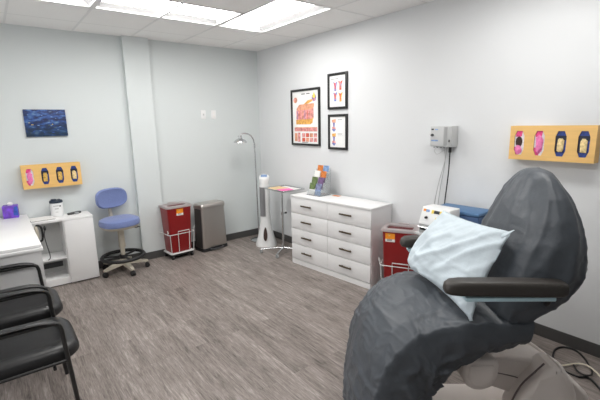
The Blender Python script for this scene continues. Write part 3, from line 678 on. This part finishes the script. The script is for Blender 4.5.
t = thing('tray_stand', 'chrome instrument tray stand on casters beside the dresser', 'tray stand', (-.345, -1.03, 0))
TZ = .875
b = MB(); b.cyl((0, 0, .06), (0, 0, .55), .014); b.cyl((0, 0, .5), (0, 0, TZ - .012), .010); b.lathe([(.014, .535), (.02, .535), (.02, .565), (.012, .565)]); b.build('pole', 'chrome', t)
b = MB(); b.cyl((.018, 0, .55), (.05, 0, .55), .006); b.blob((.055, 0, .55), (.014, .014, .014), None, 0); b.build('clamp_knob', 'black', t)
b = MB(); tw, td = .35, .44
cx, cy = .07, .045
b.span((cx - tw / 2, cy - td / 2, TZ - .012), (cx + tw / 2, cy + td / 2, TZ - .006))
b.tube([(x + cx, y + cy, TZ) for x, y in rrect(tw, td, .02, 4)], .0065, None, 8, closed=True); b.box((0, 0, TZ - .018), (.08, .08, .012)); b.build('tray', 'chrome', t)
for (ex, ey) in ((-.238, .19), (-.19, -.12), (.16, -.20), (.15, .22)):
    b = MB(); b.tube([(0, 0, .075), (ex * .5, ey * .5, .068), (ex, ey, .055)], .012); leg = b.build('leg', 'chrome', t)
    c = MB(); c.cyl((ex - .012, ey, .024), (ex + .012, ey, .024), .024); c.box((ex, ey, .045), (.03, .026, .02), None, .003); part(c.build('caster', 'ygrey', leg), 'grey caster')
b.bm
def sheet(name, lab, c, sz, rz, m, z, grp):
    t = MB(); t.span((-sz[0] / 2, -sz[1] / 2, 0), (sz[0] / 2, sz[1] / 2, .0022)); o = t.build(name, m); o.location = (c[0], c[1], z); o.rotation_euler = (0, 0, rz)
    return tag(o, lab, 'leaflet', grp)
tx, ty = -.345 + cx, -1.03 + cy
sheet('leaflet', 'white sheet under the coloured leaflets on the tray stand', (tx + .025, ty - .02), (.26, .35), .02, 'label', TZ - .0055, 'leaflets on the tray')
sheet('leaflet', 'tan leaflet on the tray stand, nearest the fan', (tx - .045, ty + .095), (.22, .20), .06, 'tanp', TZ - .0030, 'leaflets on the tray')
sheet('leaflet', 'bright pink leaflet on the tray stand, nearest the dresser', (tx - .060, ty - .105), (.18, .15), -.2, 'pinkp', TZ - .0004, 'leaflets on the tray')

# ------------------------------------------------------------------ dresser with leaflet holder
DW, DD, DH = 1.206, .362, .869
t = thing('dresser', 'white eight-drawer dresser with bronze bar handles on the right wall', 'dresser', (-.424, -2.0035, 0), math.atan2(-.996, .092))
b = MB(); b.span((-DW / 2 - .006, -.006, DH - .022), (DW / 2 + .006, DD, DH), None, .003); b.build('top', 'white', t)
b = MB(); b.span((-DW / 2, .018, 0), (-DW / 2 + .018, DD, DH - .022)); b.build('side_panel', 'white', t)
b = MB(); b.span((DW / 2 - .018, .018, 0), (DW / 2, DD, DH - .022)); b.build('side_panel', 'white', t)
b = MB(); b.span((-DW / 2 + .018, DD - .01, .02), (DW / 2 - .018, DD, DH - .022)); b.build('back_panel', 'white', t)
b = MB(); b.span((-DW / 2 + .018, .021, .06), (DW / 2 - .018, .03, DH - .022)); b.build('face_frame', 'ygrey', t)
b = MB(); b.span((-DW / 2, .004, 0), (DW / 2, .018, .062)); b.build('plinth', 'white', t)
rh = (DH - .022 - .066) / 4
for c in range(2):
    for r in range(4):
        xa = -DW / 2 + c * DW / 2 + .002; xb = xa + DW / 2 - .004; za = .066 + r * rh + .003; zb = za + rh - .006
        b = MB(); b.span((xa, 0, za), (xb, .019, zb), None, .0015); d = b.build('drawer', 'white', t)
        h = MB(); xc = (xa + xb) / 2 - .02; zc = (za + zb) / 2 + .008
        h.span((xc - .084, -.032, zc - .009), (xc + .084, -.021, zc + .009), None, .003)
        for s in (-.055, .055): h.span((xc + s - .005, -.022, zc - .004), (xc + s + .005, 0, zc + .004))
        part(h.build('handle', 'bronze', d), 'bronze bar handle')
DR = Matrix.Rotation(math.atan2(-.996, .092), 3, 'Z'); DO = Vector((-.424, -2.0035, 0))
def on_dresser(x, y, z=0): return DO + DR @ Vector((x, y, DH + z))
DRZ = math.atan2(-.996, .092)

# tiered clear holder with brochures
HX, HY = -.345, .225
t = thing('leaflet_holder', 'clear acrylic tiered leaflet holder on the dresser', 'leaflet holder', on_dresser(HX, HY), DRZ)
HW = .225
b = MB(); b.span((-HW / 2, -.10, 0), (HW / 2, .09, .004)); b.build('base', 'clear', t)
tilt = math.radians(14)
tiers = [(-.072, .004), (-.03, .075), (.012, .146), (.05, .215)]     # y, z of each pocket foot
for (y, z) in tiers:
    b = MB(); b.box((0, y - .011, z + .032), (HW, .002, .062), None, 0, Matrix.Rotation(-tilt, 3, 'X')); b.build('pocket', 'clear', t)
b = MB(); b.prism([(-.085, .004), (.085, .004), (.10, .30), (.085, .30)], -HW / 2, -HW / 2 + .003)
b.prism([(-.085, .004), (.085, .004), (.10, .30), (.085, .30)], HW / 2 - .003, HW / 2)
for v in b.bm.verts: v.co = Vector((v.co.y, v.co.x, v.co.z))
b.build('side_panel', 'clear', t)
b = MB(); b.box((0, .085, .165), (HW - .008, .002, .32), None, 0, Matrix.Rotation(-math.radians(7), 3, 'X')); b.build('back_panel', 'clear', t)
bro = [(0, -.055, 'olive', 'label', 'green leaflet with white foot in the lowest row, left'), (0, .05, 'slate', 'sky', 'purple-blue leaflet in the lowest row, right'),
       (1, -.055, 'olive', 'olive', 'dark green leaflet in the second row, left'), (1, .05, 'plum', 'plum', 'plum leaflet in the second row, right'),
       (2, -.052, 'label', 'whitebox', 'white leaflet in the third row, left'), (2, .052, 'rust', 'plum', 'rust orange leaflet in the third row, right'),
       (3, -.035, 'rust', 'label', 'orange-topped leaflet in the top row, left'), (3, .06, 'sky', 'label', 'pale blue leaflet in the top row, right')]
for (k, x, m1, m2, lab) in bro:
    y, z = tiers[k]; p = on_dresser(HX, HY) + DR @ Vector((x, y - .004, z + .003))
    o = MB(); hh = .14 if k < 3 else .135
    Rm = Matrix.Rotation(-tilt, 3, 'X')
    def bx(z0, z1, m, dy=0): o.box(Rm @ Vector((0, dy, (z0 + z1) / 2)), (.088, .004, z1 - z0), m, 0, Rm)
    bx(0, hh * .45, m2); bx(hh * .45, hh, m1)
    o = o.build('leaflet', None); o.location = p; o.rotation_euler = (0, 0, DRZ)
    tag(o, lab + ' of the clear holder', 'leaflet', 'leaflets in the clear holder')
o = MB(); o.span((-.05, -.03, 0), (.05, .03, .0015)); o = o.build('card', 'rust'); o.location = on_dresser(-.125, .30, .0004); o.rotation_euler = (0, 0, DRZ + .1); tag(o, 'orange card lying flat on the dresser top', 'card')

# ------------------------------------------------------------------ cart with console and blue case
t = thing('equipment_cart', 'grey equipment cart by the right wall behind the covered chair', 'cart', (-.305, -3.50, 0))
b = MB(); b.span((-.25, -.245, .78), (.25, .245, .80), None, .005); b.build('top_shelf', 'lgrey', t)
b = MB(); b.span((-.24, -.235, .45), (.24, .235, .468), None, .004); b.build('shelf', 'lgrey', t)
b = MB(); b.span((-.24, -.235, .12), (.24, .235, .14), None, .004); b.build('shelf', 'lgrey', t)
for sx in (-1, 1):
    for sy in (-1, 1):
        b = MB(); b.cyl((sx * .228, sy * .222, .06), (sx * .228, sy * .222, .78), .012); leg = b.build('leg', 'chrome', t)
        c = MB(); c.cyl((sx * .228 - .012, sy * .222, .032), (sx * .228 + .012, sy * .222, .032), .032); c.box((sx * .228, sy * .222, .062), (.035, .035, .016)); part(c.build('caster', 'black', leg), 'black caster')
t = thing('console', 'white medical console with coloured front labels on the cart behind the pillow', 'console', (-.435, -3.405, .801), RW)
# local -y faces the room, x toward the camera
b = MB(); b.prism([(-.105, .075), (.10, .075), (.10, .215), (-.045, .215)], -.128, .128, None, .008)
for v in b.bm.verts: v.co = Vector((v.co.y, v.co.x, v.co.z))
b.build('housing', 'plast', t)
sl = math.atan2(.06, .14); Rm = Matrix.Rotation(-sl, 3, 'X')
def fp(x, f): return Vector((x, -.105 + .06 * f - .0015, .075 + .14 * f))
for nm, x, f, w, h, m in (('marking', -.098, .82, .022, .020, 'orange'), ('marking', -.068, .80, .034, .020, 'sky'), ('display', .016, .78, .050, .026, 'black'), ('button', -.022, .78, .020, .030, 'yellow'), ('button', .054, .78, .020, .030, 'yellow'), ('display', .085, .78, .026, .024, 'navy'), ('button', .025, .42, .018, .018, 'yellow'), ('marking', .07, .16, .022, .014, 'grey')):
    b = MB(); b.box(fp(x, f), (w, .003, h), None, 0, Rm); b.build(nm, m, t)
b = MB(); b.lathe([(0, .016), (.010, .016), (.012, 0)], None, fp(-.065, .42), 16, 'y'); b.build('knob', 'black', t)
b = MB(); b.span((-.12, -.10, 0), (.12, .09, .075), None, .006); b.build('base', 'grey', t)
b = MB(); b.span((-.11, -.103, .025), (.09, -.099, .045)); b.build('slot', 'black', t)
b = MB(); b.tube([(-.115, -.098, .058), (-.112, -.125, .056), (.10, -.125, .056), (.11, -.098, .058)], .006, None, 8); b.build('rail', 'chrome', t)
t = thing('case', 'flat blue case lying on the cart against the right wall', 'case', (-.185, -3.46, .801), math.radians(3))
b = MB(); b.span((-.12, -.205, 0), (.12, .205, .15), None, .008); b.build('body', 'bluebox2', t)
b = MB(); b.span((-.123, -.208, .152), (.123, .208, .182), None, .010); b.build('lid', 'bluebox', t)

# ------------------------------------------------------------------ black armchairs
def armchair(loc, lab):
    t = thing('armchair', lab, 'armchair', loc, 0, 'black armchairs along the left')
    # local +x faces forward, seat front at x=.0
    b = MB()
    def sr(ins, z, drop=0.0): return [(x, y, z - drop * max(0, (x + .02) / .07) ** 2) for x, y in rrect(.57 - 2 * ins, .53 - 2 * ins, max(.03, .13 - ins * .6), 8, -.235)]
    b.loft([sr(.05, .385), sr(.012, .390), sr(0, .405), sr(0, .435, .01), sr(.006, .455, .015), sr(.022, .470, .02), sr(.05, .476, .022), sr(.085, .474), sr(.098, .462), sr(.125, .458), sr(.19, .455)])
    b.build('seat', 'vinyl', t)
    b = MB(); rings = []
    for k in range(13):
        z = .52 + .40 * k / 12; u = k / 12; xx = -.50 - .085 * u - .03 * math.sin(u * PI); hw = .23 * (1 - .25 * abs(2 * u - 1) ** 4)
        rings.append([(xx + .02 + dx * .022 - .05 * (y / .23) ** 2 * -1, y * hw / .23, z) for dx, y in [(1, -.23 + .46 * q / 10) for q in range(11)] + [(-1, .23 - .46 * q / 10) for q in range(11)]])
    b.loft(rings); b.build('backrest', 'vinyl', t)
    for s in (-1, 1):
        y = s * .285
        b = MB()
        b.tube([(-.60, y * .8, .86), (-.585, y * .92, .74), (-.56, y, .675), (-.50, y, .655), (-.30, y, .652), (-.12, y, .650), (-.062, y, .640), (-.044, y, .605), (-.038, y, .52), (-.020, y, .25), (-.004, y, .0)], .0125, None, 10, 5)
        b.build('arm_frame', 'blackmetal', t)
        b = MB(); P = smooth_path([(-.54, y, .675), (-.42, y, .679), (-.28, y, .679), (-.15, y, .674), (-.09, y, .660), (-.065, y, .648)], 5)
        rings = []
        for i, p in enumerate(P):
            u = i / (len(P) - 1); w = .027 * (1 - .45 * max(0, (u - .8) / .2)); hh = .010
            rings.append([p + Vector((0, w * math.cos(a), hh * math.sin(a))) for a in [2 * PI * q / 14 for q in range(14)]])
        b.loft(rings); b.build('arm_pad', 'vinyl', t)
        b = MB(); b.tube([(-.40, y, .652), (-.47, y, .40), (-.56, y, .0)], .0125, None, 10, 5); b.build('rear_leg', 'blackmetal', t)
        b = MB(); b.tube([(-.030, y, .405), (-.47, y, .405)], .009); b.tube([(-.10, y, .405), (-.10, s * .22, .383)], .009); b.tube([(-.40, y, .405), (-.40, s * .22, .383)], .009); b.build('side_rail', 'blackmetal', t)
    b = MB(); b.tube([(-.10, -.285, .374), (-.10, .285, .374)], .009); b.tube([(-.40, -.285, .374), (-.40, .285, .374)], .009); b.build('cross_rail', 'blackmetal', t)
    b = MB(); b.tube([(-.48, -.15, .40), (-.55, -.15, .46), (-.585, -.15, .60)], .010, None, 8, 4); b.tube([(-.48, .15, .40), (-.55, .15, .46), (-.585, .15, .60)], .010, None, 8, 4)
    b.build('back_frame', 'blackmetal', t)
    return t
armchair((-3.075, -1.795, 0), 'black vinyl armchair next to the white desk, the farther of two')
armchair((-3.075, -2.455, 0), 'black vinyl armchair at the lower left, the nearer of two')

# ------------------------------------------------------------------ covered examination chair
CA = math.radians(-40); CO = Vector((-1.336, -4.202, 0))
t = thing('examination_chair', 'powered examination chair with pale grey base under a charcoal cover', 'examination chair', CO, CA)
# local x = toward the head, local y = away from the camera
b = MB(); b.loft([[(x + .04, y, z) for x, y in rrect(w, d, .10, 6)] for w, d, z in ((1.02, .50, 0), (1.02, .50, .05), (.96, .44, .085), (.80, .34, .10))]); b.build('floor_base', 'chairbase', t)
b = MB(); b.prism([(-.12, .38), (-.06, .46), (.10, .465), (.30, .455), (.38, .43), (.50, .345), (.62, .25), (.655, .16), (.66, .09), (.50, .09), (.36, .16), (.22, .25), (.06, .335)], -.085, .145, None, .025); b.build('lift_arm', 'chairbase', t)
b = MB(); b.tube([(.05, -.087, .385), (.14, -.087, .372), (.24, -.087, .345), (.30, -.087, .32)], .003, None, 6, 5); b.build('arm_seam', 'chairseam', t)
b = MB(); b.prism([(.16, .06), (.175, .22), (.22, .335), (.28, .415), (.34, .475), (.375, .485), (.415, .455), (.455, .40), (.485, .32), (.505, .18), (.51, .05)], -.205, -.03, None, .035); b.build('rear_housing', 'chairbase', t)
b = MB(); b.tube([(.162, -.150, .14), (.172, -.150, .235), (.215, -.150, .345), (.28, -.150, .425), (.325, -.150, .475)], .005, None, 6, 5); b.build('housing_seam', 'chairseam', t)
b = MB(); b.tube([(.16, .10, .462), (.24, .135, .470), (.30, .142, .462), (.36, .145, .440), (.43, .143, .395), (.52, .14, .325), (.60, .14, .262), (.66, .14, .15)], .015, None, 10, 5); b.build('edge_rail', 'chairbase', t)
b = MB(); b.prism([(-.135, .47), (-.135, .545), (-.115, .57), (.02, .572), (.042, .545), (.040, .47), (.015, .415), (-.03, .395), (-.075, .397), (-.115, .42)], -.265, -.11, None, .02)
b.prism([(-.110, .475), (-.105, .54), (.012, .542), (.018, .475), (-.005, .435), (-.05, .422), (-.09, .437)], -.272, -.25, None, .008); b.build('pivot_housing', 'chairbase', t)
b = MB(); b.span((-.28, -.19, .64), (.20, .20, .76), None, .03); b.build('seat_cushion', 'chairbase', t)
b = MB(); b.box((-.46, 0, .50), (.10, .44, .34), None, .03, Matrix.Rotation(math.radians(35), 3, 'Y')); b.build('leg_rest', 'chairbase', t)
b = MB(); b.box((.26, 0, 1.02), (.14, .40, .46), None, .04, Matrix.Rotation(math.radians(20), 3, 'Y')); b.build('back_cushion', 'chairbase', t)
for s in (-1, 1):
    yc = s * .345; xo = -.045 if s > 0 else 0
    b = MB(); rings = []
    for (x, w, zl, zh) in ((-.280, .030, .960, .984), (-.273, .058, .948, .998), (-.252, .078, .944, 1.008), (-.21, .086, .941, 1.011), (-.05, .088, .938, 1.010), (.13, .086, .934, 1.006), (.225, .084, .932, 1.002), (.250, .074, .936, .996), (.258, .05, .946, .986)):
        zl += .012; zh += .012
        rings.append([(x + xo, yc + a, (zl + zh) / 2 + c) for a, c in rrect(w, zh - zl, .022, 5)])
    b.loft(rings); b.build('armrest', 'armpad', t)
    b = MB(); b.span((-.19 + xo * 2, yc - .032, .928), (.205, yc + .032, .947), None, .004); part(b.build('arm_plate', 'film', t), 'pale blue plate')
    b = MB(); b.tube([(.19, yc, .928), (.20, yc - s * .03, .890), (.22, yc - s * .12, .87)], .014, None, 10, 4); b.build('arm_bracket', 'black', t)

# charcoal cover: leg and seat sheet, back sheet
cv = thing('chair_cover', 'charcoal fabric cover draped over the examination chair', 'cover', CO, CA)
def lerp_tab(tab, x):
    if x <= tab[0][0]: return tab[0][1]
    for (a, va), (b_, vb) in zip(tab, tab[1:]):
        if x <= b_: return va + (vb - va) * (x - a) / (b_ - a)
    return tab[-1][1]
path = smooth_path([(.17, 0, .815), (.10, 0, .825), (.0, 0, .832), (-.13, 0, .838), (-.26, 0, .836), (-.37, 0, .818), (-.46, 0, .778), (-.54, 0, .705), (-.60, 0, .61), (-.645, 0, .49), (-.672, 0, .36), (-.688, 0, .22), (-.692, 0, .10)], 16)
def ridge(v, e): return (1 - min(1, abs(noise.noise(v)) * 1.9)) ** e
def wr(p, k=1.0):
    # wrinkles of the cloth: sharp pulled folds across it plus small creases
    q = Vector((p.x, p.y, p.z)); w0 = noise.noise_vector(q * 4) * .05; q = q + w0
    a = ridge(Vector((q.x * 9 + q.y * 2.5, q.y * 2.2 - q.x, q.z * 9)), 2.2) * .010
    c = ridge(Vector((q.x * 5 - q.y * 6, q.y * 5 + q.z * 3, q.z * 6 + 3)), 3) * .009
    d = ridge(Vector((q.x * 20 + q.z * 8, q.y * 5 + q.x * 6, q.z * 18)), 3) * .0045
    e = noise.noise(q * 5) * .004
    return (a + c + d + e - .008) * k
b = MB(); rings = []
for i, p in enumerate(path):
    tdir = (path[min(i + 1, len(path) - 1)] - path[max(i - 1, 0)]).normalized()
    nin = Vector((-tdir.z, 0, tdir.x)).normalized()      # points into the chair
    if nin.z > 0 or (abs(nin.z) < .2 and nin.x < 0): nin = -nin
    u = i / (len(path) - 1)
    L = u
    dn = lerp_tab([(0, .15), (.17, .20), (.25, .255), (.33, .345), (.42, .39), (.5, .385), (.67, .375), (1, .36)], L)
    df = lerp_tab([(0, .12), (.40, .16), (.6, .30), (1, .34)], L)
    wn = lerp_tab([(0, .30), (.25, .325), (1, .335)], L); wf = wn
    en = lerp_tab([(0, .035), (.2, .05), (.4, .085), (.6, .095), (.8, .09), (1, .08)], L)
    sec = [(-wn + .015, dn), (-wn - .004, dn * .8), (-wn - .010, dn * .5 + en * .4), (-wn - .003, en * 1.12), (-wn + .018, en * .82), (-wn + .06, en * .62), (-wn * .66, en * .36), (-wn * .33, en * .10), (0, 0), (wf * .33, .004), (wf * .66, .010), (wf - .05, .022), (wf - .012, .045), (wf + .004, .09), (wf + .004, .6 * df + .03), (wf - .01, df)]
    pl = smooth_path([(a, d, 0) for a, d in sec], 8)
    ring = []
    for q in pl:
        v = p + Vector((0, q.x, 0)) + nin * q.y
        edge = max(0, q.y - .1)
        amp = 1.0 + .3 * min(1, edge * 5)
        v = v - nin * wr(v, amp) + Vector((0, -1 if q.x < 0 else 1, 0)) * wr(v + Vector((3, 1, 2)), 1.4 * min(1, edge * 6))
        ring.append(v)
    rings.append(ring)
b.loft(rings, closed=False)
o = b.build('seat_sheet', 'cover', cv, ang=180)
md = o.modifiers.new('thickness', 'SOLIDIFY'); md.thickness = .004; md.offset = 0

secs = [  # front (x,z), back (x,z), half width, sideways offset, squareness
    ((-.10, .60), (.33, .90), .285, 0, .55), ((-.06, .70), (.40, .945), .30, 0, .55), ((-.01, .85), (.43, .995), .312, 0, .6), ((.035, .98), (.448, 1.06), .315, 0, .65), ((.075, 1.10), (.445, 1.145), .312, .004, .72),
    ((.115, 1.205), (.435, 1.23), .290, .012, .82), ((.155, 1.30), (.415, 1.315), .250, .025, .9), ((.195, 1.38), (.385, 1.388), .195, .035, .95), ((.225, 1.433), (.365, 1.435), .145, .04, 1), ((.255, 1.462), (.345, 1.462), .09, .04, 1), ((.295, 1.474), (.315, 1.474), .02, .04, 1)]
b = MB(); rings = []; NR = 120
P = [smooth_path([(q[0][0], q[0][1], q[2]) for q in secs], 10), smooth_path([(q[1][0], q[1][1], q[3]) for q in secs], 10), smooth_path([(q[4], 0, 0) for q in secs], 10)]
for a, c, sq in zip(*P):
    ring = []; hw = a.z; pw = sq.x
    for k in range(NR):
        th = 2 * PI * k / NR
        cs, sn = math.cos(th), math.sin(th)
        f = .5 - .5 * math.copysign(abs(cs) ** pw, cs)       # 0 front .. 1 back   (cs=1 front)
        y = math.copysign(abs(sn) ** pw, sn) * hw + c.z
        x = a.x + (c.x - a.x) * f; z = a.y + (c.y - a.y) * f
        v = Vector((x, y, z)); out = Vector((-cs * .9, sn, .05)).normalized()
        low = max(0, min(1, (1.28 - z) / .4))
        side = abs(sn) ** 2
        # tent folds falling from the head rest, and slack folds low on the sides
        fold = ridge(Vector((th * 2.6 + z * 1.2, z * .8, 1)), 2.5) * .012 * (1 - low * .5) * max(0, min(1, (1.47 - z) * 8)) + ridge(Vector((x * 7 + z * 5, y * 2, z * 6 - x * 5)), 2.5) * .016 * low * side
        v += out * (wr(v, .32 + .5 * low) + fold - .006)
        ring.append(v)
    rings.append(ring)
b.loft(rings, cap=False)
o = b.build('back_sheet', 'cover', cv, ang=180)
md = o.modifiers.new('thickness', 'SOLIDIFY'); md.thickness = .004; md.offset = 0

# pillow leaning on the back
pw_ = thing('pillow', 'pale blue-white disposable-covered pillow leaning on the charcoal chair', 'pillow', CO, CA)
A = Vector((-.115, .20, 1.215)); B_ = Vector((.055, -.235, 1.21)); C_ = Vector((-.135, -.315, .805)); D_ = Vector((-.262, .06, .885)); Lm = Vector((-.295, .235, .945))
nrm = ((B_ - A).cross(D_ - A)).normalized()
if nrm.x > 0: nrm = -nrm
b = MB(); n = 44; front = []; back = []
for i in range(n + 1):
    v = i / n; fr_, bk = [], []
    left = (1 - v) ** 2 * A + 2 * v * (1 - v) * (Lm * 2 - (A + D_) / 2) + v * v * D_
    right = B_.lerp(C_, v) + (A - B_).normalized() * .020 * math.sin(PI * v)
    for j in range(n + 1):
        u = j / n; base = left.lerp(right, u)
        base += (D_ - A).normalized() * (.012 * math.sin(PI * u)) * (1 - 2 * v)
        bul = (max(0, math.sin(PI * u)) ** .62) * (max(0, math.sin(PI * v)) ** .62)
        q = Vector((u * 3, v * 3, .0))
        fold = .008 * noise.noise(Vector((u * 5 + v * 7, v * 3 - u * 2.5, .3))) + .012 * ridge(Vector((u * 3.2 + v * 3.6, v * 1.0 - u * .9, 2)), 2.5) + .004 * ridge(Vector((u * 2 - v * 5, v * 1.6 + u * 1.2, 7)), 3) + .004 * ridge(Vector((u * 9 + v * 8, v * 6, 4)), 3) - .008
        pin = min(1, 8 * min(u, 1 - u, v, 1 - v))
        fr_.append(base + nrm * (.078 * bul + fold * (.35 + .65 * pin) * 1.3)); bk.append(base - nrm * (.05 * bul))
    front.append(fr_); back.append(bk)
b.loft(front, closed=False); b.loft([list(reversed(r)) for r in back], closed=False)
bmesh.ops.remove_doubles(b.bm, verts=b.bm.verts, dist=.0045)
b.build('pillowcase', 'pillow', pw_, ang=180)
# loose corner tabs of the case
dirB = (B_ - D_).normalized(); dc = (C_ - A).normalized()
for P4 in ([[B_ + nrm * .004 - dirB * .05 + (C_ - B_).normalized() * .02, B_ + nrm * .004 - dirB * .05 + (A - B_).normalized() * .02], [B_ + dirB * .018 + nrm * .002, B_ + dirB * .018 + nrm * .003 + (A - B_).normalized() * .004]],
           [[C_ + nrm * .004 - dc * .05 + (B_ - C_).normalized() * .03, C_ + nrm * .004 - dc * .05 + (D_ - C_).normalized() * .03], [C_ + dc * .012 + (B_ - C_).normalized() * .012, C_ + dc * .012 + (D_ - C_).normalized() * .014]]):
    b = MB(); b.loft(P4, closed=False); o = b.build('corner_tab', 'pillow', pw_); md = o.modifiers.new('thickness', 'SOLIDIFY'); md.thickness = .002

# cords on the floor by the right wall
def cord(lab, pts, r, m):
    b = MB(); b.tube(pts, r, None, 8, 8); return tag(b.build('power_cord', m), lab, 'cord')
cord('black cord looped on the floor by the right wall', [(-.62, -4.78, .008), (-.48, -4.66, .008), (-.345, -4.533, .008), (-.382, -4.475, .009), (-.378, -4.396, .008), (-.333, -4.326, .008), (-.242, -4.274, .008), (-.13, -4.253, .008), (-.055, -4.281, .008), (-.036, -4.348, .008), (-.10, -4.426, .008), (-.184, -4.481, .009), (-.243, -4.514, .016), (-.318, -4.53, .022), (-.356, -4.501, .024), (-.325, -4.452, .016), (-.24, -4.40, .008)], .0065, 'black')
cord('ivory cord running along the floor past the black loop', [(-.52, -4.32, .008), (-.43, -4.33, .01), (-.37, -4.35, .020), (-.311, -4.375, .012), (-.234, -4.424, .018), (-.215, -4.48, .022), (-.263, -4.545, .024), (-.31, -4.60, .014), (-.38, -4.70, .008), (-.45, -4.80, .008)], .0055, 'ivory')

# ------------------------------------------------------------------ world, camera, exposure
w = bpy.data.worlds.new('World'); scn.world = w; w.use_nodes = True
w.node_tree.nodes['Background'].inputs[0].default_value = (.8, .85, .9, 1); w.node_tree.nodes['Background'].inputs[1].default_value = .3
cam = bpy.data.cameras.new('camera'); co = bpy.data.objects.new('camera', cam); col.objects.link(co)
cam.sensor_fit = 'HORIZONTAL'; cam.sensor_width = 36; cam.lens = 393.559 / 600 * 36; cam.clip_start = .05; cam.clip_end = 60
pitch, roll, yaw = .1932, -.0197, .6625
F = Vector((math.sin(yaw) * math.cos(pitch), math.cos(yaw) * math.cos(pitch), -math.sin(pitch)))
R0 = Vector((math.cos(yaw), -math.sin(yaw), 0)); U0 = R0.cross(F)
R_ = math.cos(roll) * R0 + math.sin(roll) * U0; U_ = -math.sin(roll) * R0 + math.cos(roll) * U0
mw = Matrix(((R_.x, U_.x, -F.x, -3.3038), (R_.y, U_.y, -F.y, -5.2058), (R_.z, U_.z, -F.z, 1.7265), (0, 0, 0, 1)))
co.matrix_world = mw; scn.camera = co
vs = scn.view_settings; vs.view_transform = 'Standard'; vs.look = 'None'; vs.gamma = 1; vs.use_curve_mapping = False; vs.exposure = 0.45
try:
    scn.cycles.use_denoising = True; scn.cycles.denoiser = 'OPENIMAGEDENOISE'; scn.cycles.max_bounces = 10; scn.cycles.diffuse_bounces = 6
except Exception: pass
